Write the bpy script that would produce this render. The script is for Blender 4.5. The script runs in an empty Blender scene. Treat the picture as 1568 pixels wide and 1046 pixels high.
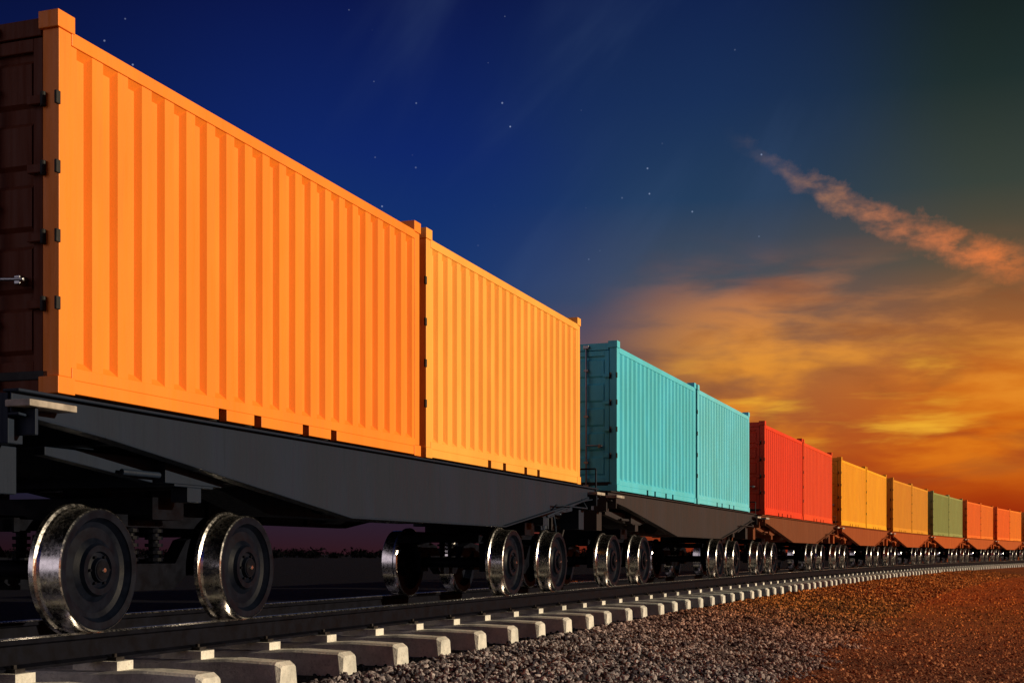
import bpy, math, random
import numpy as np
from mathutils import Vector, Matrix
random.seed(4); rng=np.random.default_rng(7)
scene=bpy.context.scene
R=math.radians
def lin(c):
    return tuple((v/255/12.92 if v/255<=.04045 else ((v/255+.055)/1.055)**2.4) for v in c)+(1,)

# ------------------------------------------------------------------ path
TH0=R(19.46); DC=7.06; KAPPA=R(.098); SC=15.0
S_=np.arange(-80,420.01,.5)
TH=TH0+np.maximum(0,S_-SC)*KAPPA
i0=int(np.argmin(abs(S_)))
X_=np.concatenate([[0],np.cumsum(.5*np.sin((TH[1:]+TH[:-1])/2))]);Y_=np.concatenate([[0],np.cumsum(.5*np.cos((TH[1:]+TH[:-1])/2))])
X_=X_-X_[i0]-math.cos(TH0)*DC; Y_=Y_-Y_[i0]+math.sin(TH0)*DC
def path(s):
    return np.interp(s,S_,X_),np.interp(s,S_,Y_),np.interp(s,S_,TH)
def pw(s,d,z):   # d = offset to the right of track (towards camera)
    x,y,t=path(s)
    return np.stack([x+np.cos(t)*d,y-np.sin(t)*d,z+0*x],-1)

# ------------------------------------------------------------------ materials
def newmat(name):
    m=bpy.data.materials.new(name); m.use_nodes=True
    nt=m.node_tree; b=nt.nodes['Principled BSDF']; return m,nt,b
def ramp(nt,fac,stops,interp='LINEAR'):
    n=nt.nodes.new('ShaderNodeValToRGB'); cr=n.color_ramp; cr.interpolation=interp
    while len(cr.elements)>1: cr.elements.remove(cr.elements[-1])
    cr.elements[0].position=stops[0][0]; cr.elements[0].color=stops[0][1]
    for p,c in stops[1:]:
        e=cr.elements.new(p); e.color=c
    nt.links.new(fac,n.inputs[0]); return n.outputs[0]
def noise(nt,vec,scale,detail=4,rough=.55,dist=0):
    n=nt.nodes.new('ShaderNodeTexNoise'); n.inputs['Scale'].default_value=scale
    n.inputs['Detail'].default_value=detail; n.inputs['Roughness'].default_value=rough; n.inputs['Distortion'].default_value=dist
    if vec is not None: nt.links.new(vec,n.inputs['Vector'])
    return n.outputs['Fac']
def mapping(nt,vec,scale=(1,1,1),rot=(0,0,0),loc=(0,0,0)):
    n=nt.nodes.new('ShaderNodeMapping'); n.inputs['Scale'].default_value=scale; n.inputs['Rotation'].default_value=rot; n.inputs['Location'].default_value=loc
    nt.links.new(vec,n.inputs['Vector']); return n.outputs[0]
def mix(nt,f,a,b,mode='MIX'):
    n=nt.nodes.new('ShaderNodeMix'); n.data_type='RGBA'; n.blend_type=mode; n.clamp_factor=True
    for k,v in ((0,f),(6,a),(7,b)):
        if isinstance(v,(int,float)): n.inputs[k].default_value=v
        elif isinstance(v,tuple): n.inputs[k].default_value=v
        else: nt.links.new(v,n.inputs[k])
    return n.outputs[2]
def M(nt,op,a,b=None,c=None,clamp=False):
    n=nt.nodes.new('ShaderNodeMath'); n.operation=op; n.use_clamp=clamp
    for k,v in enumerate((a,b,c)):
        if v is None: continue
        if isinstance(v,(int,float)): n.inputs[k].default_value=v
        else: nt.links.new(v,n.inputs[k])
    return n.outputs[0]
def SS(nt,v,a,b,lo=0,hi=1):
    n=nt.nodes.new('ShaderNodeMapRange'); n.interpolation_type='SMOOTHSTEP'
    nt.links.new(v,n.inputs[0]); n.inputs[1].default_value=a; n.inputs[2].default_value=b; n.inputs[3].default_value=lo; n.inputs[4].default_value=hi
    return n.outputs[0]
def bump(nt,b,h,strength,dist=.01):
    n=nt.nodes.new('ShaderNodeBump'); n.inputs['Strength'].default_value=strength; n.inputs['Distance'].default_value=dist
    nt.links.new(h,n.inputs['Height']); nt.links.new(n.outputs[0],b.inputs['Normal'])
def tc(nt,o='Object'):
    return nt.nodes.new('ShaderNodeTexCoord').outputs[o]

def paint(name,col,dirt=.35,rough=.5,spec=.3):
    m,nt,b=newmat(name); c=tc(nt)
    base=(*col,1); dark=(col[0]*.62,col[1]*.5,col[2]*.5,1); light=(min(1,col[0]*1.06),min(1,col[1]*1.12),min(1,col[2]*1.2),1)
    n1=noise(nt,mapping(nt,c,(1.2,1.2,.5)),1.6,3)
    n2=noise(nt,mapping(nt,c,(9,9,.5)),2.0,5,.7)
    n3=noise(nt,c,55,2)
    col1=mix(nt,SS(nt,n1,.35,.7),base,light)
    col2=mix(nt,M(nt,'MULTIPLY',SS(nt,n2,.48,.8),dirt),col1,dark)
    n4=noise(nt,c,13,5,.75)
    col3=mix(nt,SS(nt,n4,.69,.76,0,.6),col2,(.12,.04,.012,1) if col[0]>.1 else dark)
    nt.links.new(col3,b.inputs['Base Color'])
    nt.links.new(SS(nt,n2,.3,.8,rough-.08,rough+.2),b.inputs['Roughness'])
    b.inputs['Specular IOR Level'].default_value=spec
    bump(nt,b,M(nt,'ADD',n3,M(nt,'MULTIPLY',n1,5)),.16,.005)
    return m
def plain(name,col,rough=.6,metal=0,var=.4,bs=.3,sc=8,spec=.4):
    m,nt,b=newmat(name); c=tc(nt)
    n=noise(nt,c,sc,4,.65)
    nt.links.new(mix(nt,SS(nt,n,.3,.7),(col[0]*(1-var),col[1]*(1-var),col[2]*(1-var),1),(min(1,col[0]*(1+var)),min(1,col[1]*(1+var)),min(1,col[2]*(1+var)),1)),b.inputs['Base Color'])
    nt.links.new(SS(nt,n,.3,.7,rough-.07,rough+.1),b.inputs['Roughness'])
    b.inputs['Metallic'].default_value=metal; b.inputs['Specular IOR Level'].default_value=spec
    if bs: bump(nt,b,noise(nt,c,sc*8,2),bs,.004)
    return m
BOGIE=plain('bogie_cast_iron',(.0018,.0026,.006),.5,0,.4,spec=.07)
WHEELF=plain('wheel_disc_paint',(.0022,.004,.010),.45,0,.3,.15,spec=.10)
GASKET=plain('rubber_gasket',(.01,.01,.01),.7,0,.2)
STEEL=plain('polished_steel',(.80,.79,.78),.24,1,.05,.04,30)
ZINC=plain('galvanised_steel',(.30,.31,.33),.4,1,.15,.1,20)
RAILB=plain('rail_side_rust',(.003,.0035,.007),.6,0,.4,spec=.06)
PLATE=plain('step_plate_paint',(.34,.3,.26),.6,0,.3)

# ------------------------------------------------------------------ mesh builder
class MB:
    def __init__(s): s.v=[];s.f=[];s.m=[];s.sm=[]
    def face(s,pts,m,smooth=False):
        k=len(s.v); s.v+= [tuple(p) for p in pts]; s.f.append(tuple(range(k,k+len(pts)))); s.m.append(m); s.sm.append(smooth)
    def box(s,x0,x1,y0,y1,z0,z1,m=0):
        k=len(s.v)
        s.v+=[(x0,y0,z0),(x1,y0,z0),(x1,y1,z0),(x0,y1,z0),(x0,y0,z1),(x1,y0,z1),(x1,y1,z1),(x0,y1,z1)]
        for q in ((0,3,2,1),(4,5,6,7),(0,1,5,4),(1,2,6,5),(2,3,7,6),(3,0,4,7)):
            s.f.append(tuple(k+i for i in q)); s.m.append(m); s.sm.append(False)
    def prism(s,prof,y0,y1,m=0,axis='y'):
        k=len(s.v);n=len(prof)
        P=(lambda a,b,c:(a,c,b)) if axis=='y' else ((lambda a,b,c:(c,a,b)) if axis=='x' else (lambda a,b,c:(a,b,c)))
        s.v+=[P(a,b,y0) for a,b in prof]+[P(a,b,y1) for a,b in prof]
        s.f.append(tuple(range(k,k+n))); s.f.append(tuple(range(k+2*n-1,k+n-1,-1))); s.m+=[m,m]; s.sm+=[False]*2
        for i in range(n):
            j=(i+1)%n; s.f.append((k+j,k+i,k+n+i,k+n+j)); s.m.append(m); s.sm.append(False)
    def tube(s,p0,p1,r,m=0,seg=10):
        p0=Vector(p0);p1=Vector(p1);d=(p1-p0).normalized(); a=d.orthogonal().normalized(); b=d.cross(a)
        k=len(s.v)
        for p in (p0,p1):
            for i in range(seg):
                t=2*math.pi*i/seg; s.v.append(tuple(p+a*math.cos(t)*r+b*math.sin(t)*r))
        for i in range(seg):
            j=(i+1)%seg; s.f.append((k+i,k+j,k+seg+j,k+seg+i)); s.m.append(m); s.sm.append(True)
        s.f.append(tuple(range(k+seg-1,k-1,-1))); s.f.append(tuple(range(k+seg,k+2*seg))); s.m+=[m,m]; s.sm+=[False]*2
    def lathe(s,prof,cx,cz,y0,sgn,seg=64):
        for a in range(len(prof)-1):
            if prof[a][2] is None: continue
            k=len(s.v)
            for (y,r,_) in (prof[a],prof[a+1]):
                for i in range(seg):
                    t=2*math.pi*i/seg; s.v.append((cx+math.cos(t)*r,y0+sgn*y,cz+math.sin(t)*r))
            for i in range(seg):
                j=(i+1)%seg; q=(k+i,k+j,k+seg+j,k+seg+i)
                s.f.append(q if sgn<0 else q[::-1]); s.m.append(prof[a][2]); s.sm.append(True)
    def mesh(s,name,mats,fix=True):
        me=bpy.data.meshes.new(name); me.from_pydata(s.v,[],s.f)
        for m in mats: me.materials.append(m)
        me.polygons.foreach_set('material_index',s.m); me.polygons.foreach_set('use_smooth',s.sm)
        if fix:
            import bmesh
            bm=bmesh.new(); bm.from_mesh(me); bmesh.ops.recalc_face_normals(bm,faces=bm.faces); bm.to_mesh(me); bm.free()
        me.update(); return me
def obj(name,me,parent=None,bev=0):
    o=bpy.data.objects.new(name,me); scene.collection.objects.link(o)
    if parent: o.parent=parent
    if bev:
        b=o.modifiers.new('bevel','BEVEL'); b.width=bev; b.segments=2; b.limit_method='ANGLE'; b.angle_limit=R(50); b.harden_normals=False
    return o

# ------------------------------------------------------------------ container
CL,CW,CH=6.13,2.44,2.6
def container_mesh(name,mat,endmat):
    b=MB(); h=CW/2
    for x0,x1 in ((.02,.15),(CL-.15,CL-.02)):
        for sy in (-1,1):
            ya,yb=sorted((sy*(h-.006),sy*(h-.14)))
            b.box(x0,x1,ya,yb,.12,CH-.12,0)
    for x0,x1 in ((0,.178),(CL-.178,CL)):
        for sy in (-1,1):
            ya,yb=sorted((sy*(h+.004),sy*(h-.162)))
            for z0,z1 in ((0,.118),(CH-.118,CH)):
                b.box(x0,x1,ya,yb,z0,z1,0)
    PK=[(2.0,2.12),(2.56,2.68),(3.42,3.54),(3.98,4.10)]
    for sy in (-1,1):
        ya,yb=sorted((sy*(h-.002),sy*(h-.075)))
        b.box(.15,CL-.15,ya,yb,CH-.2,CH-.105,0)
        b.box(.15,CL-.15,ya,yb,.105,.19,0)
        xs=.178
        for p0,p1 in PK:
            b.box(xs,p0,ya,yb,.012,.105,0); xs=p1
        b.box(xs,CL-.178,ya,yb,.012,.105,0)
        yc,yd=sorted((sy*(h-.09),sy*(h-.1)))
        b.box(.178,CL-.178,yc,yd,.012,.1,1)
        n=20; x=.15; Lp=(CL-.3)/n; z0,z1=.19,CH-.2; yo=sy*(h-.012); yi=sy*(h-.058)
        pts=[]
        for i in range(n):
            xx=x+i*Lp
            pts+=[(xx,yo),(xx+Lp*.21,yo),(xx+Lp*.33,yi),(xx+Lp*.67,yi),(xx+Lp*.79,yo)]
        pts.append((CL-.15,yo))
        for (xa,y1_),(xb,y2_) in zip(pts[:-1],pts[1:]):
            q=[(xa,y1_,z0),(xb,y2_,z0),(xb,y2_,z1),(xa,y1_,z1)]
            b.face(q if sy<0 else q[::-1],0)
        for i in range(n):
            xx=x+i*Lp
            for za,zb in ((z0,z0+.05),(z1,z1-.05)):
                q=[(xx+Lp*.21,yo,za),(xx+Lp*.79,yo,za),(xx+Lp*.67,yi,zb),(xx+Lp*.33,yi,zb)]
                b.face(q,0)
    n=14; Lp=(CL-.36)/n; zr=CH-.125
    for i in range(n):
        xx=.18+i*Lp
        P=[(xx,zr),(xx+Lp*.35,zr),(xx+Lp*.5,zr-.02),(xx+Lp*.85,zr-.02),(xx+Lp,zr)]
        for (xa,za),(xb,zb) in zip(P[:-1],P[1:]):
            b.face([(xa,-h+.07,za),(xb,-h+.07,zb),(xb,h-.07,zb),(xa,h-.07,za)],0)
    b.box(0.02,CL-.02,-h+.1,h-.1,.1,.16,1)
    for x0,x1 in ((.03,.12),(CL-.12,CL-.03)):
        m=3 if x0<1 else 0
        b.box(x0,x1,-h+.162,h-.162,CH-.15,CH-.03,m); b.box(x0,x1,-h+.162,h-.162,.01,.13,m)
    n=9; y0=-h+.14; Lp=(CW-.28)/n
    for i in range(n):
        yy=y0+i*Lp; P=[(yy,0),(yy+Lp*.25,0),(yy+Lp*.4,.04),(yy+Lp*.75,.04),(yy+Lp*.9,0),(yy+Lp,0)]
        for (ya,da),(yb,db) in zip(P[:-1],P[1:]):
            b.face([(CL-.04-da,ya,.13),(CL-.04-db,yb,.13),(CL-.04-db,yb,CH-.15),(CL-.04-da,ya,CH-.15)],0)
    z0,z1=.14,CH-.16
    for sy in (-1,1):
        a0=.006; a1=h-.155
        def bx(xa,xb,y0_,y1_,z0_,z1_,m=0):
            ya,yb=sorted((sy*y0_,sy*y1_)); b.box(xa,xb,ya,yb,z0_,z1_,m)
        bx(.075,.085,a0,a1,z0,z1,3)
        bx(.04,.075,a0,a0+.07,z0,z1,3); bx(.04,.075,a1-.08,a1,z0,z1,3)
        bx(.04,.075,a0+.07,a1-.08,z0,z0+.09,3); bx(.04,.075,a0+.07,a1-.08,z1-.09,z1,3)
        bx(.05,.08,a1,a1+.017,z0,z1,1)
        zz=np.linspace(z0+.09,z1-.09,6)
        for k in range(5):
            lo=zz[k]+.05; hi=zz[k+1]-.05
            ya,yb=sorted((sy*(a0+.09),sy*(a1-.1)))
            for (xx0,xx1,za,zb) in ((.075,.05,lo,lo+.03),(.05,.05,lo+.03,hi-.03),(.05,.075,hi-.03,hi)):
                b.face([(xx0,ya,za),(xx0,yb,za),(xx1,yb,zb),(xx1,ya,zb)],3)
            for yy in (ya,yb):
                b.face([(.075,yy,lo),(.05,yy,lo+.03),(.05,yy,hi-.03),(.075,yy,hi)],3)
        for fz in (.235,.41,.59,.77):
            zc=CH*fz; bx(-.004,.04,a1-.10,a1+.02,zc-.03,zc+.03,3)
            b.tube((.005,sy*(a1+.03),zc-.05),(.005,sy*(a1+.03),zc+.05),.02,1)
            ya,yb=sorted((sy*(h-.02),sy*(h+.002))); b.box(-.014,.03,ya,yb,zc-.045,zc+.045,1)
        for yb_ in (.2,.66):
            b.tube((.005,sy*yb_,.05),(.005,sy*yb_,CH-.06),.017,2)
            for zc in (.08,CH-.09): bx(-.02,.04,yb_-.05,yb_+.05,zc-.03,zc+.03,2)
            for zc in (.5,1.3,2.1): bx(-.015,.045,yb_-.04,yb_+.04,zc-.02,zc+.02,2)
            b.tube((-.02,sy*yb_,.80),(-.025,sy*(yb_+.30),.78),.013,2)
            bx(-.03,.045,yb_+.22,yb_+.27,.75,.81,2)
    return b.mesh(name,[mat,GASKET,ZINC,endmat])

COLS=[((.88,.235,.020),(.90,.38,.060)),
      ((.085,.54,.66),(.13,.58,.68)),
      ((.72,.042,.010),(.74,.065,.013)),
      ((.84,.36,.010),(.86,.38,.012)),
      ((.68,.27,.015),(.68,.28,.016)),
      ((.24,.27,.08),(.27,.29,.09)),
      ((.80,.15,.012),(.80,.18,.012)),
      ((.85,.15,.010),(.85,.22,.012)),
      ((.6,.28,.04),(.6,.28,.04)),((.6,.05,.02),(.6,.05,.02)),((.15,.5,.6),(.15,.5,.6)),((.8,.3,.04),(.8,.3,.04))]
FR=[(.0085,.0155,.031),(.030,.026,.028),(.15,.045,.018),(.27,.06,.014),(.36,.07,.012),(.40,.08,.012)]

# ------------------------------------------------------------------ wagon
L0,L1=-.4,13.4; ZT=1.655
def underframe(name,mat):
    b=MB()
    prof=[(L0,1.5),(.5,1.42),(4.4,.95),(8.9,.95),(12.5,1.42),(L1,1.5)]
    for sy in (-1,1):
        y=sy*1.17
        poly=prof+[(L1,ZT-.02),(L0,ZT-.02)]
        b.prism(poly,y-.008,y+.008,0)
        ya,yb=y-.065,y+.065
        b.box(L0,L1,ya,yb,ZT-.02,ZT,0)
        for (xa,za),(xb,zb) in zip(prof[:-1],prof[1:]):
            b.prism([(xa,za-.018),(xb,zb-.018),(xb,zb),(xa,za)],ya,yb,0)
        for xs in (3.2,4.4,5.5,6.65,7.8,8.9,10.0):
            zb=np.interp(xs,[p[0] for p in prof],[p[1] for p in prof])
            q=sorted((y-sy*.008,y-sy*.06)); b.box(xs-.008,xs+.008,q[0],q[1],zb+.001,ZT-.021,0)
        for xa in (L0-.02,L1-.45):
            q=sorted((sy*1.14,sy*1.34)); b.box(xa,xa+.47,q[0],q[1],ZT-.12,ZT-.075,1)
            q=sorted((sy*1.10,sy*1.3)); b.box(xa+.1,xa+.13,q[0],q[1],ZT-.3,ZT-.12,0)
        b.tube((11.0,sy*1.27,1.30),(12.6,sy*1.27,1.30),.012,0); b.tube((11.0,sy*1.27,1.30),(11.0,sy*1.18,1.22),.012,0); b.tube((12.6,sy*1.27,1.30),(12.6,sy*1.18,1.45),.012,0)
        b.tube((10.6,sy*1.25,1.12),(12.9,sy*1.2,1.47),.018,0)
        xe=L1-.05
        b.tube((xe,sy*1.2,ZT-.1),(xe,sy*1.2,ZT+.32),.014,0); b.tube((xe,sy*1.2,ZT+.32),(xe,sy*.9,ZT+.32),.014,0); b.tube((xe,sy*.9,ZT+.32),(xe,sy*.9,ZT-.05),.014,0)
    b.prism([(L0,1.2),(3.6,1.2),(4.6,.98),(8.6,.98),(9.6,1.2),(L1,1.2),(L1,1.62),(L0,1.62)],-.2,.2,0)
    for xs in (.8,1.9,3.4,4.9,6.5,8.1,9.6,11.1,12.3):
        b.box(xs-.07,xs+.07,-1.1,1.1,1.38,1.6,0)
    for xe0,xe1 in ((L0-.001,L0+.14),(L1-.14,L1+.001)):
        b.box(xe0,xe1,-1.15,1.15,1.30,1.63,0)
    b.box(L0+.15,1.0,-1.1,1.1,1.605,1.63,0); b.box(12.0,L1-.15,-1.1,1.1,1.605,1.63,0)
    for xc in (1.9,11.15):
        b.box(xc-.28,xc+.28,-1.05,1.05,1.12,1.34,0)
        for sy in (-1,1):
            q=sorted((sy*1.06,sy*.84)); b.box(xc-.42,xc+.42,q[0],q[1],1.14,1.30,0)
            b.prism([(xc-1.7,1.27),(xc-.42,1.14),(xc+.42,1.14),(xc+1.7,1.27),(xc+1.7,1.33),(xc-1.7,1.33)],sy*.9-.05,sy*.9+.05,0)
            b.box(xc-.1,xc+.1,sy*.97-.08,sy*.97+.08,1.0,1.12,0)
            b.tube((xc-.9,sy*1.0,1.2),(xc+.9,sy*1.0,1.2),.025,0)
    for xe,sg in ((L0,-1),(L1,1)):
        xa,xb=sorted((xe,xe+sg*.22)); b.box(xa,xb,-.24,.24,.98,1.34,0)
        xa,xb=sorted((xe+sg*.22,xe+sg*.40)); b.box(xa,xb,-.09,.09,1.06,1.26,0)
        b.prism([(xe+sg*.34,-.2),(xe+sg*.42,-.24),(xe+sg*.43,-.02),(xe+sg*.40,.05),(xe+sg*.44,.2),(xe+sg*.34,.18)],1.0,1.3,0,axis='z')
        for sy in (-1,1):
            xa,xb=sorted((xe+sg*.0,xe-sg*.28)); b.box(xa,xb,sy*.82-.16,sy*.82+.16,.98,1.30,0)
            pts=[(xe+sg*.02,sy*.45,1.2),(xe+sg*.14,sy*.44,1.05),(xe+sg*.24,sy*.42,.85),(xe+sg*.36,sy*.4,.8)]
            for p,q in zip(pts[:-1],pts[1:]): b.tube(p,q,.02,0)
    b.tube((5.2,-.45,1.15),(6.3,-.45,1.15),.15,0,18)
    b.tube((7.0,.5,1.12),(7.5,.5,1.12),.17,0,18)
    b.tube((1.0,-.6,1.36),(12.2,-.6,1.36),.02,0)
    return b.mesh(name,[mat,PLATE])
WR=.46
def bogie_mesh():
    b=MB()
    for ax in (-1.05,1.05):
        b.tube((ax,-.95,WR),(ax,.95,WR),.075,0,20)
        for sg in (-1,1):
            P=[(0,.0,0),(0,.055,0),(-.02,.06,0),(-.02,.085,0),(.012,.095,0),(.02,.13,0),(-.0,.14,0),(0.0,.185,0),(.03,.20,0),(.055,.24,0),(.062,.32,0),(.05,.36,0),(.012,.385,0),(.0,.39,0),(-.004,.438,0),(-.002,.450,1),(.006,.460,1),(.17,.464,1),(.19,.475,1),(.202,.496,1),(.240,.498,1),(.253,.478,0),(.253,.39,0),(.14,.36,0),(.13,.2,0),(.22,.15,0),(.22,.07,None)]
            P=[((.92-y),r,(2 if m==0 else m)) for y,r,m in P]
            b.lathe(P,ax,WR,0,sg,72)
            for k in range(6):
                t=k*math.pi/3; b.tube((ax+.11*math.cos(t),sg*.905,WR+.11*math.sin(t)),(ax+.11*math.cos(t),sg*.925,WR+.11*math.sin(t)),.011,0,8)
            b.tube((ax,sg*.93,WR),(ax,sg*.965,WR),.016,1,12)
            b.box(ax-.13,ax+.13,sg*.54-.09,sg*.54+.09,WR-.13,WR+.17,0)
    for sg in (-1,1):
        y=sg*.54
        b.prism([(-1.25,.62),(-.9,.62),(-.7,.5),(-.35,.28),(.35,.28),(.7,.5),(.9,.62),(1.25,.62),(1.25,.72),(.85,.76),(.55,.70),(.38,.5),(-.38,.5),(-.55,.70),(-.85,.76),(-1.25,.72)],y-.07,y+.07,0)
        for xs in (-.17,0.17):
            b.tube((xs,y,.5),(xs,y,.88),.045,0,12)
            for k in range(6):
                z=.52+k*.06
                pr=[((xs+.075*math.cos(t)),(y+.075*math.sin(t))) for t in np.linspace(0,2*math.pi,13)[:-1]]
                b.prism(pr,z,z+.028,0,axis='z')
        b.box(-1.2,1.2,y-.05,y+.05,.80,.90,0)
    b.box(-.22,.22,-.80,.80,.86,1.04,0)
    b.tube((0,0,1.0),(0,0,1.2),.2,0,20)
    for xs in (-.45,.45): b.box(xs-.04,xs+.04,-.58,.58,.42,.5,0)
    b.box(-1.60,-1.54,-.60,.60,.74,.84,0); b.box(1.54,1.60,-.60,.60,.74,.84,0)
    for sg in (-1,1):
        b.box(-1.6,-1.15,sg*.54-.04,sg*.54+.04,.75,.83,0); b.box(1.15,1.6,sg*.54-.04,sg*.54+.04,.75,.83,0)
    return b.mesh('bogie',[BOGIE,STEEL,WHEELF])
BG=bogie_mesh()
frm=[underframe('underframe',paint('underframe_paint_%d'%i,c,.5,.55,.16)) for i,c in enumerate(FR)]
cm={}
SHADED_END=paint('door_paint_shaded',(.11,.028,.012),.4,.6,.15)  # orange door end facing away from sun, shade put into its colour
def cmesh(col,k):
    if col not in cm:
        m=paint('container_paint_%d'%len(cm),col,.26,.5)
        cm[col]=container_mesh('container',m,SHADED_END if k==0 else m)
    return cm[col]
S0=7.31; PITCH=14.6
def place(o,sa,sb,z):
    xa,ya,_=path(sa); xb,yb,_=path(sb)
    o.location=(xa,ya,z); o.rotation_euler=(0,0,math.atan2(yb-ya,xb-xa))
for k in range(12):
    s=S0+k*PITCH
    e=bpy.data.objects.new('freight_wagon',None); scene.collection.objects.link(e)
    place(e,s+.8,s+12.2,0)
    M4=Matrix.Translation(e.location)@Matrix.Rotation(e.rotation_euler.z,4,'Z')
    e.location=M4@Vector((-.8,0,0))
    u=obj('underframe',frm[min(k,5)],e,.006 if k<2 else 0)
    b1=obj('bogie_rear',BG,e); b1.location=(1.9,0,0)
    b2=obj('bogie_front',BG,e); b2.location=(11.15,0,0)
    for j in range(2):
        o=obj('shipping_container',cmesh(COLS[k][j],k),None,.006 if k<2 else 0)
        o.location=Matrix.Translation(e.location)@Matrix.Rotation(e.rotation_euler.z,4,'Z')@Vector((j*(CL+.15),0,1.67))
        o.rotation_euler=e.rotation_euler

# ------------------------------------------------------------------ track
track=bpy.data.objects.new('railway_track',None); scene.collection.objects.link(track)
def sweep(name,prof,mats,s_arr,parent=None):
    n=len(prof); V=[]
    for j,(d,z,_) in enumerate(prof):
        V.append(pw(s_arr,d,z))
    V=np.stack(V,1)
    f=[];mi=[]
    ns=len(s_arr)
    for i in range(ns-1):
        for j in range(n):
            k=(j+1)%n; f.append((i*n+j,(i+1)*n+j,(i+1)*n+k,i*n+k)); mi.append(prof[j][2])
    me=bpy.data.meshes.new(name); me.from_pydata(V.reshape(-1,3).tolist(),[],f)
    for m in mats: me.materials.append(m)
    me.polygons.foreach_set('material_index',mi); me.update()
    return obj(name,me,parent)
ss=np.arange(-60,400,1.)
for nm,d0 in (('near_rail',.80),('far_rail',-.80)):
    P=[(-.075,-.225,0),(.075,-.225,0),(.075,-.205,0),(.02,-.185,0),(.012,-.06,0),(.034,-.045,0),(.036,-.014,1),(.026,-.001,1),(-.026,-.001,1),(-.036,-.012,0),(-.034,-.045,0),(-.012,-.06,0),(-.02,-.185,0),(-.075,-.205,0)]
    sweep(nm,[(d0+a,b_,m) for a,b_,m in P],[RAILB,STEEL],ss,track)
def concrete():
    m,nt,b=newmat('sleeper_concrete'); c=tc(nt)
    n=noise(nt,c,3,6,.7); n2=noise(nt,c,40,4,.7)
    c1=mix(nt,SS(nt,n,.3,.65),(.46,.46,.42,1),(.78,.76,.69,1))
    c2=mix(nt,SS(nt,n2,.5,.75,0,.55),c1,(.24,.22,.20,1))
    nt.links.new(c2,b.inputs['Base Color']); b.inputs['Roughness'].default_value=.85
    bump(nt,b,n2,.7,.012); return m
SLP=concrete()
b=MB(); c2=MB(); HS=1.75
def addpoly(bld,s,verts,faces,m):
    k=len(bld.v)
    x,y,t=path(s); ux,uy=math.sin(t),math.cos(t)
    for a,d,z in verts: bld.v.append((x+ux*a+math.cos(t)*d,y+uy*a-math.sin(t)*d,z))
    for q in faces: bld.f.append(tuple(k+i for i in q)); bld.m.append(m); bld.sm.append(False)
BF=((0,3,2,1),(4,5,6,7),(0,1,5,4),(1,2,6,5),(2,3,7,6),(3,0,4,7))
s=8.36-1.12*50
while s<330:
    j=random.uniform(-.015,.015); hw=.165; tw=.125; zt=-.285
    dj=random.uniform(-.025,.025)
    st=[-HS+0.0,-HS+.05,-1.25,-.6,.6,1.25,HS-.05,HS]
    ztop=[zt-.045,zt-.015,zt,zt-.03,zt-.03,zt,zt-.015,zt-.045]
    k=len(b.v); x,y,t=path(s+j); yaw=random.uniform(-.008,.008); t=t+yaw
    for q,(d,zz) in enumerate(zip(st,ztop)):
        w=tw-(.015 if q in(0,7) else 0)
        for a,z in ((-hw,-.64),(hw,-.64),(w+.012,zz-.02),(w-.012,zz),(-w+.012,zz),(-w-.012,zz-.02)):
            dd=d+dj
            b.v.append((x+math.sin(t)*a+math.cos(t)*dd,y+math.cos(t)*a-math.sin(t)*dd,z))
    for q in range(7):
        for i in range(6):
            i2=(i+1)%6; b.f.append((k+q*6+i,k+q*6+i2,k+q*6+6+i2,k+q*6+6+i)); b.m.append(0); b.sm.append(False)
    b.f.append(tuple(k+i for i in range(6))); b.f.append(tuple(k+42+i for i in reversed(range(6)))); b.m+=[0,0]; b.sm+=[False]*2
    if s>2 and s<150:
        for rd in (-.8,.8):
            def bx(a0,a1,d0,d1,z0,z1,m=0):
                addpoly(c2,s+j,[(a0,d0,z0),(a1,d0,z0),(a1,d1,z0),(a0,d1,z0),(a0,d0,z1),(a1,d0,z1),(a1,d1,z1),(a0,d1,z1)],BF,m)
            bx(-.1,.1,rd-.2,rd+.2,-.30,-.228,0)
            for sg in (-1,1):
                d0,d1=sorted((rd+sg*.05,rd+sg*.13)); bx(-.04,.04,d0,d1,-.2275,-.20,1)
                d0,d1=sorted((rd+sg*.13,rd+sg*.155)); bx(-.05,.05,d0,d1,-.228,-.20,1)
                d0,d1=sorted((rd+sg*.09,rd+sg*.115)); bx(-.014,.014,d0,d1,-.20,-.175,1)
    s+=1.12
obj('concrete_sleepers',b.mesh('concrete_sleepers',[SLP]),track)
FAST=plain('fastener_steel',(.03,.028,.028),.5,.5,.4)
obj('rail_fasteners',c2.mesh('rail_fasteners',[SLP,FAST]),track)

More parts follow.
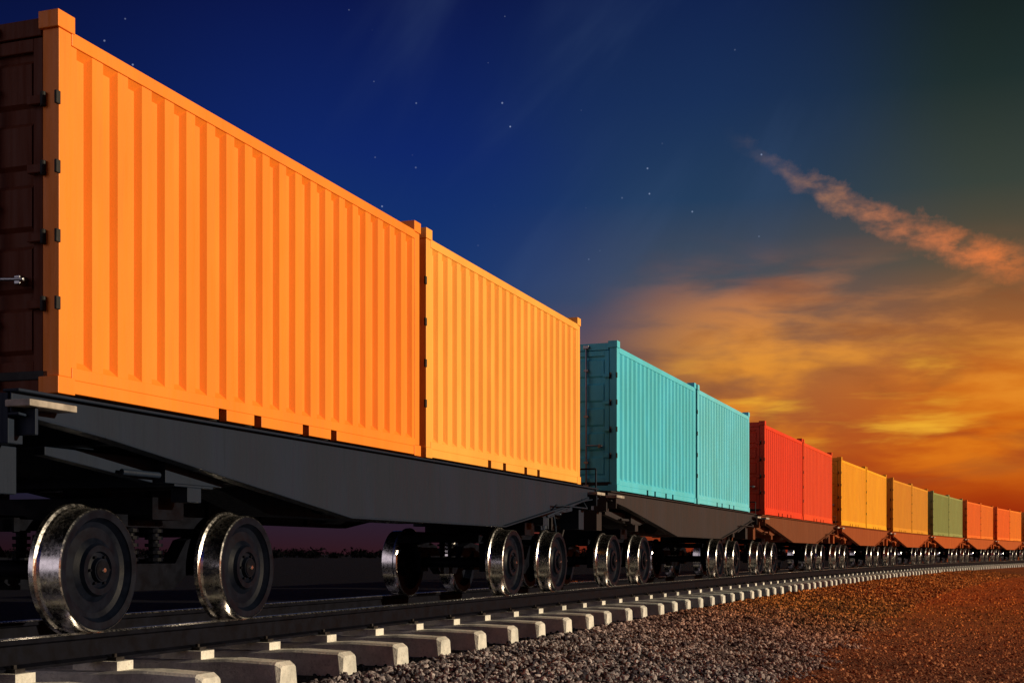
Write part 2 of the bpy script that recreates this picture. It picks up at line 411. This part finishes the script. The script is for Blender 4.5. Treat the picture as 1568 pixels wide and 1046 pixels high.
# ------------------------------------------------------------------ ground materials
def groundmat(name,ca,cb,ra,rb,scale,bs,bd,use_attr=False,y0=14,y1=75,field=False):
    m,nt,b=newmat(name)
    g=nt.nodes.new('ShaderNodeNewGeometry').outputs['Position']
    if use_attr:
        a=nt.nodes.new('ShaderNodeAttribute'); a.attribute_name='tint'; f=a.outputs['Fac']
        h=noise(nt,g,70,2)
        f=M(nt,'ADD',M(nt,'MULTIPLY',f,.85),M(nt,'MULTIPLY',h,.25))
    else:
        v=nt.nodes.new('ShaderNodeTexVoronoi'); v.inputs['Scale'].default_value=scale; nt.links.new(g,v.inputs['Vector'])
        sx=nt.nodes.new('ShaderNodeSeparateColor'); nt.links.new(v.outputs['Color'],sx.inputs[0])
        n_=noise(nt,g,scale*.12,5,.7)
        f=M(nt,'ADD',M(nt,'MULTIPLY',sx.outputs[0],.6),M(nt,'MULTIPLY',n_,.5))
        h=M(nt,'SUBTRACT',M(nt,'MULTIPLY',n_,1.5),v.outputs['Distance'])
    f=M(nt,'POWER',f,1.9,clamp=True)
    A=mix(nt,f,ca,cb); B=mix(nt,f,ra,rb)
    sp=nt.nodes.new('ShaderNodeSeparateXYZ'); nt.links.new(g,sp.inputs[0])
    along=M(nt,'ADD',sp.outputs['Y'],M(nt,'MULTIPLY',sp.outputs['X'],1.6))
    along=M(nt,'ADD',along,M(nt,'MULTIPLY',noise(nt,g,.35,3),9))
    c=mix(nt,SS(nt,along,y0,y1),A,B)  # sunset glow painted into ground colour: redder with distance and to the right
    patch=noise(nt,g,.9,4,.6)
    c=mix(nt,SS(nt,patch,.4,.75,.0,.45),c,(.03,.015,.012,1))
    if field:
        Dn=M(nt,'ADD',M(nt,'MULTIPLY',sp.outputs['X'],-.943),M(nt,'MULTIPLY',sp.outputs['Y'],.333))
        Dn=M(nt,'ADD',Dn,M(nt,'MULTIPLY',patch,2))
        c=mix(nt,SS(nt,Dn,9,12),c,(.004,.004,.007,1))  # train's shadow side painted in: earth beyond the track goes near black
    nt.links.new(c,b.inputs['Base Color']); b.inputs['Roughness'].default_value=.85; b.inputs['Specular IOR Level'].default_value=.1
    bump(nt,b,h,bs,bd); return m
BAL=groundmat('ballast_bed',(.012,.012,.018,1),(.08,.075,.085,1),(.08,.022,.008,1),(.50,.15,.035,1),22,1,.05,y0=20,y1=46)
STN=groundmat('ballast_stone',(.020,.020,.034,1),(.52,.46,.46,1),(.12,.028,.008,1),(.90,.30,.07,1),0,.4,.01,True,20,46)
CRIB=plain('dark_crib_ballast',(.0025,.003,.006),.8,0,.5,1,14,.03)  # near-black ballast tone between sleepers and on the far shoulder
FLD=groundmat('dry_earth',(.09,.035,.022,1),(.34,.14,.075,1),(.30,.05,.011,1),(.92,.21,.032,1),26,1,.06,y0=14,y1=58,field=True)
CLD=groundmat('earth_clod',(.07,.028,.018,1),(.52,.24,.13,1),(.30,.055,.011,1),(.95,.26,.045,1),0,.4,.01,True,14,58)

def vn(x,y,seed=0):
    def h(i,j): 
        n=(i*374761393+j*668265263+seed*1274126177)&0xffffffff; n=((n^(n>>13))*1274126177)&0xffffffff; return ((n^(n>>16))&0xffff)/65535.
    xi=np.floor(x).astype(np.int64); yi=np.floor(y).astype(np.int64); fx=x-xi; fy=y-yi; fx=fx*fx*(3-2*fx); fy=fy*fy*(3-2*fy)
    return (h(xi,yi)*(1-fx)+h(xi+1,yi)*fx)*(1-fy)+(h(xi,yi+1)*(1-fx)+h(xi+1,yi+1)*fx)*fy
def balz(d,x,y):
    z=np.interp(d,[-6.2,-5.6,-2.5,-1.75,1.75,2.35,5.1,6.2],[-1.0,-.80,-.54,-.51,-.51,-.54,-.80,-1.0])
    w=np.clip((np.abs(d)-1.7)/.5,0,1)
    return z+w*((vn(x*1.3,y*1.3,3)-.5)*.10+(vn(x*4,y*4,5)-.5)*.06)
dd=np.concatenate([[-6.2,-5.6,-4.5,-3.5,-2.5,-1.76],np.linspace(-1.75,1.75,9),[1.80],np.arange(2.0,6.3,.14)])
sa=np.concatenate([np.arange(-60,5,2.),np.arange(5,40,.16),np.arange(40,110,.5),np.arange(110,400,3.)])
G=pw(sa[:,None]+0*dd[None],dd[None]+0*sa[:,None],0.)
G[...,2]=balz(dd[None]+0*sa[:,None],G[...,0],G[...,1])
n=len(dd); f=[];mi=[]
for i in range(len(sa)-1):
    for j in range(n-1):
        f.append((i*n+j,i*n+j+1,(i+1)*n+j+1,(i+1)*n+j)); mi.append(1 if (dd[j]+dd[j+1])/2<1.76 else 0)
me=bpy.data.meshes.new('ballast_embankment'); me.from_pydata(G.reshape(-1,3).tolist(),[],f)
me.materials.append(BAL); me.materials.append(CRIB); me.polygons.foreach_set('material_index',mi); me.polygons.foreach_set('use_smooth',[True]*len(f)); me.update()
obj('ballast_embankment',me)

def gz(x,y):
    r=np.hypot(x,y); w=np.clip(1-r/120,0,1)
    return -.80+w*((vn(x*.5,y*.5,9)-.5)*.07+(vn(x*1.7,y*1.7,11)-.5)*.05)
g1=np.sign(np.linspace(-1,1,241))*np.abs(np.linspace(-1,1,241))**5*4000+np.linspace(-1,1,241)*30
gx,gy=np.meshgrid(g1,g1+18,indexing='ij'); V=np.stack([gx,gy,gz(gx,gy)],-1).reshape(-1,3)
N=len(g1); f=[(i*N+j,(i+1)*N+j,(i+1)*N+j+1,i*N+j+1) for i in range(N-1) for j in range(N-1)]
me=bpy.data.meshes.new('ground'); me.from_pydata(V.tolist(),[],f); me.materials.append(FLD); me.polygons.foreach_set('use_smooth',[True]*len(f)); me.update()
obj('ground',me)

ph=(1+5**.5)/2
ICO=np.array([(-1,ph,0),(1,ph,0),(-1,-ph,0),(1,-ph,0),(0,-1,ph),(0,1,ph),(0,-1,-ph),(0,1,-ph),(ph,0,-1),(ph,0,1),(-ph,0,-1),(-ph,0,1)])/np.hypot(1,ph)
IF=np.array([(0,11,5),(0,5,1),(0,1,7),(0,7,10),(0,10,11),(1,5,9),(5,11,4),(11,10,2),(10,7,6),(7,1,8),(3,9,4),(3,4,2),(3,2,6),(3,6,8),(3,8,9),(4,9,5),(2,4,11),(6,2,10),(8,6,7),(9,8,1)])
def stones(name,P,r,mat):
    n=len(P)
    q=rng.normal(size=(n,4)); q/=np.linalg.norm(q,axis=1)[:,None]
    w,x,y,z=q.T
    Rm=np.stack([1-2*(y*y+z*z),2*(x*y-z*w),2*(x*z+y*w),2*(x*y+z*w),1-2*(x*x+z*z),2*(y*z-x*w),2*(x*z-y*w),2*(y*z+x*w),1-2*(x*x+y*y)],-1).reshape(n,3,3)
    v=ICO[None]*rng.uniform(.72,1.2,(n,12,1))*(rng.uniform(.5,1.3,(n,1,3)))*r[:,None,None]
    v=np.einsum('nij,nkj->nki',Rm,v)+P[:,None]
    F=(IF[None]+np.arange(n)[:,None,None]*12).reshape(-1).astype(np.int32)
    me=bpy.data.meshes.new(name); me.vertices.add(n*12); me.vertices.foreach_set('co',v.reshape(-1).astype(np.float32))
    me.loops.add(len(F)); me.loops.foreach_set('vertex_index',F); me.polygons.add(n*20); me.polygons.foreach_set('loop_start',np.arange(0,n*60,3,dtype=np.int32))
    me.update(calc_edges=True)
    a=me.attributes.new('tint','FLOAT','POINT'); a.data.foreach_set('value',np.repeat(rng.random(n),12).astype(np.float32))
    me.materials.append(mat); me.polygons.foreach_set('use_smooth',np.zeros(n*20,dtype=bool)); return obj(name,me)
def bal_pts(n,s0,s1,d0,d1,pw_=1.):
    s=s0+(s1-s0)*rng.random(n)**pw_; d=rng.uniform(d0,d1,n); p=pw(s,d,0.); p[:,2]=balz(d,p[:,0],p[:,1]); return p,s,d
p1,s1_,d1_=bal_pts(30000,6,26,1.80,5.6); p2,s2_,d2_=bal_pts(22000,26,90,1.80,5.6,1.3)
P=np.concatenate([p1,p2]); sv=np.concatenate([s1_,s2_])
r=rng.uniform(.014,.038,len(P))*(1+np.clip((sv-26)/60,0,1)*.7); P[:,2]+=r*rng.uniform(-.2,.6,len(P))
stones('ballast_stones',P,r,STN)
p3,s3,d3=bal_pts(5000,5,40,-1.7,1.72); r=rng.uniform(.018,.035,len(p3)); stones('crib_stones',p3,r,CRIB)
n=22000; yy=8+60*rng.random(n)**1.5; xx=yy*rng.uniform(.05,.45,n)+rng.uniform(-.5,.5,n)
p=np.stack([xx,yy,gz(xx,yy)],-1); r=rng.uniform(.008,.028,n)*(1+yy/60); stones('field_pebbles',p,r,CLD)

# ------------------------------------------------------------------ distant scrub line
LEAF=plain('dark_foliage',(.003,.003,.004),.9,0,.5,0,1,.0)
bt=MB()
for k in range(240):
    az=R(random.uniform(-34,40)); D=random.uniform(420,600); H=random.uniform(1.2,4.2)
    if az>R(12): D+=500
    cx,cy=math.sin(az)*D,math.cos(az)*D
    bt.tube((cx,cy,-1),(cx+random.uniform(-.3,.3),cy,H*.5),.18,0,6)
    for _ in range(150):
        while True:
            a=np.array([random.uniform(-1,1) for _ in range(3)])
            if (a**2).sum()<1: break
        w=H*random.uniform(.9,1.8)
        c=Vector((cx+a[0]*w,cy+a[1]*w,max(-.6,H*.4+a[2]*H*.5-.6))); sz=random.uniform(.35,.9)
        q=[c+Vector((random.uniform(-1,1),random.uniform(-1,1),random.uniform(-1,1)))*sz for _ in range(3)]
        bt.face(q,0)
obj('distant_tree_line',bt.mesh('distant_tree_line',[LEAF],False))

# ------------------------------------------------------------------ world
w=bpy.data.worlds.new('World'); scene.world=w; w.use_nodes=True; nt=w.node_tree
bg=nt.nodes['Background']
SUN_AZ,SUN_EL=100,13
g=tc(nt,'Generated')
nn=nt.nodes.new('ShaderNodeVectorMath'); nn.operation='NORMALIZE'; nt.links.new(g,nn.inputs[0])
sp=nt.nodes.new('ShaderNodeSeparateXYZ'); nt.links.new(nn.outputs[0],sp.inputs[0])
az=M(nt,'MULTIPLY',M(nt,'ARCTAN2',sp.outputs[0],sp.outputs[1]),180/math.pi)
el=M(nt,'MULTIPLY',M(nt,'ARCSINE',sp.outputs[2]),180/math.pi)
ef=M(nt,'DIVIDE',el,30.,clamp=True)
def RA(st): return ramp(nt,ef,[(a/30,lin(c)) for a,c in st])
left=RA([(0,(46,20,28)),(2,(36,28,48)),(6,(36,60,96)),(12,(19,52,110)),(17,(12,36,102)),(23,(8,20,74)),(30,(4,10,44))])
mid=RA([(0,(122,40,18)),(4,(168,78,28)),(8,(142,96,62)),(11,(74,80,88)),(15,(34,60,92)),(19,(23,46,86)),(23,(15,33,76)),(30,(7,18,48))])
right=RA([(0,(128,24,4)),(1.6,(152,40,5)),(4,(186,70,7)),(7,(206,106,18)),(9.5,(158,94,46)),(12,(92,78,58)),(15,(56,64,56)),(19,(30,44,42)),(23,(17,28,28)),(30,(6,12,18))])
azw=M(nt,'ADD',az,M(nt,'MULTIPLY',M(nt,'SUBTRACT',noise(nt,g,3,2),.5),8))
c=mix(nt,SS(nt,azw,-5,9),left,mid); c=mix(nt,SS(nt,azw,7,21),c,right)
c=mix(nt,SS(nt,az,115,150),c,left)
cb=nt.nodes.new('ShaderNodeCombineXYZ'); nt.links.new(az,cb.inputs[0]); nt.links.new(el,cb.inputs[1]); CV=cb.outputs[0]
n1=noise(nt,mapping(nt,CV,(.085,.27,1),(0,0,R(8)),(3.1,1.7,0)),1,6,.52,.25)
n5=noise(nt,mapping(nt,CV,(.20,.85,1),(0,0,R(9)),(5.3,2.2,1)),1,5,.56,.3)
n1=M(nt,'ADD',M(nt,'MULTIPLY',n1,.68),M(nt,'MULTIPLY',n5,.32))
n2=noise(nt,mapping(nt,CV,(.18,.62,1),(0,0,R(7)),(8.1,4.2,2)),1,5,.55,.4)
regr=SS(nt,az,3,11)
band=M(nt,'MULTIPLY',SS(nt,el,1.5,4.5),SS(nt,el,13.6,9.5))
cm1=M(nt,'MULTIPLY',M(nt,'MULTIPLY',SS(nt,n1,.44,.62),band),regr)
cc=ramp(nt,M(nt,'DIVIDE',el,15.,clamp=True),[(0,lin((198,74,8))),(.35,lin((230,132,24))),(.55,lin((232,150,50))),(.75,lin((208,128,72))),(1,lin((130,92,80)))])
c=mix(nt,M(nt,'MULTIPLY',cm1,.85),c,cc)
dk=M(nt,'MULTIPLY',M(nt,'MULTIPLY',SS(nt,n2,.48,.70),M(nt,'MULTIPLY',SS(nt,el,1.5,4.),SS(nt,el,14,10))),regr)
c=mix(nt,M(nt,'MULTIPLY',dk,.42),c,lin((136,72,36)))
n3=noise(nt,mapping(nt,CV,(.11,.70,1),(0,0,R(8)),(1.3,9.2,5)),1,5,.55,.35)
yl=M(nt,'MULTIPLY',M(nt,'MULTIPLY',SS(nt,n3,.49,.70),M(nt,'MULTIPLY',SS(nt,el,3.2,4.8),SS(nt,el,9.4,7))),M(nt,'MULTIPLY',SS(nt,az,6,9),SS(nt,az,23,17)))
c=mix(nt,M(nt,'MULTIPLY',yl,.8),c,lin((248,184,50)))
t=M(nt,'SUBTRACT',az,10.0)
curve=M(nt,'ADD',M(nt,'SUBTRACT',17.15,M(nt,'MULTIPLY',t,.66)),M(nt,'MULTIPLY',M(nt,'MULTIPLY',t,t),.0155))
nw=noise(nt,mapping(nt,CV,(.5,.5,1)),1.6,5,.65)
dist=M(nt,'ABSOLUTE',M(nt,'ADD',M(nt,'SUBTRACT',el,curve),M(nt,'MULTIPLY',M(nt,'SUBTRACT',nw,.5),1.8)))
wid=M(nt,'ADD',.46,M(nt,'MULTIPLY',t,.055))
st=M(nt,'SUBTRACT',1.,M(nt,'DIVIDE',dist,wid),clamp=True)
nf=noise(nt,mapping(nt,CV,(.9,2.2,1),(0,0,R(35))),.9,5,.6)
st=M(nt,'MULTIPLY',st,M(nt,'MULTIPLY',SS(nt,nf,.2,.7),M(nt,'MULTIPLY',SS(nt,az,9.,13.5),SS(nt,az,22.5,20))))
sc=ramp(nt,M(nt,'DIVIDE',M(nt,'SUBTRACT',az,9.),12.,clamp=True),[(0,lin((84,86,98))),(.4,lin((146,104,84))),(1,lin((228,122,58)))])
c=mix(nt,M(nt,'MULTIPLY',st,1.1,clamp=True),c,sc)
n4=noise(nt,mapping(nt,mapping(nt,CV,(1,1,1),(0,0,R(-52))),(.06,.20,1),(0,0,0),(2,6,1)),1,4,.5,.4)
ws=M(nt,'MULTIPLY',M(nt,'MULTIPLY',SS(nt,n4,.46,.80),SS(nt,el,8,12)),M(nt,'MULTIPLY',SS(nt,az,-10,-1),SS(nt,az,20,10)))
c=mix(nt,M(nt,'MULTIPLY',ws,.32),c,lin((66,88,128)))
vo=nt.nodes.new('ShaderNodeTexVoronoi'); vo.inputs['Scale'].default_value=66; nt.links.new(nn.outputs[0],vo.inputs['Vector'])
sx=nt.nodes.new('ShaderNodeSeparateColor'); nt.links.new(vo.outputs['Color'],sx.inputs[0])
sr=M(nt,'MULTIPLY',SS(nt,vo.outputs['Distance'],.06,.02),M(nt,'MULTIPLY',SS(nt,sx.outputs[0],.05,1.),SS(nt,el,11,17)))
c=mix(nt,M(nt,'MULTIPLY',M(nt,'MULTIPLY',sr,SS(nt,az,17,5)),.65),c,(.5,.62,.9,1))
tread_glow=M(nt,'MULTIPLY',M(nt,'MULTIPLY',SS(nt,az,-152,-134),SS(nt,az,-96,-110)),M(nt,'MULTIPLY',SS(nt,el,-3,-1),SS(nt,el,52,34)))  # unseen bright sky patch behind camera, added to reflect in wheel treads
c=mix(nt,tread_glow,c,(1.5,1.42,1.36,1))
c=mix(nt,1.,c,mix(nt,SS(nt,az,-24,-8),(.5,.45,.52,1),(1,1,1,1)),'MULTIPLY')
ns=nt.nodes.new('ShaderNodeTexSky'); ns.sky_type='NISHITA'; ns.sun_disc=False; ns.sun_elevation=R(SUN_EL); ns.sun_rotation=R(SUN_AZ)
c=mix(nt,1.,c,mix(nt,1.,ns.outputs[0],(.0008,.0008,.0008,1),'MULTIPLY'),'ADD')
nt.links.new(c,bg.inputs[0]); bg.inputs[1].default_value=1

L=bpy.data.lights.new('sun','SUN'); L.energy=4.2; L.angle=R(.5); L.color=(1,.81,.56)
so=bpy.data.objects.new('sun',L); scene.collection.objects.link(so)
dv=Vector((math.sin(R(SUN_AZ))*math.cos(R(SUN_EL)),math.cos(R(SUN_AZ))*math.cos(R(SUN_EL)),math.sin(R(SUN_EL))))
so.rotation_euler=dv.to_track_quat('Z','Y').to_euler()
cd=bpy.data.cameras.new('camera'); co=bpy.data.objects.new('camera',cd); scene.collection.objects.link(co)
co.location=(0,0,.58); co.rotation_euler=(R(90),0,0); cd.lens=45.92; cd.sensor_width=36; cd.shift_y=.2073; cd.clip_end=9000; cd.clip_start=.05
scene.camera=co
scene.view_settings.view_transform='Standard'; scene.view_settings.look='None'; scene.view_settings.exposure=0
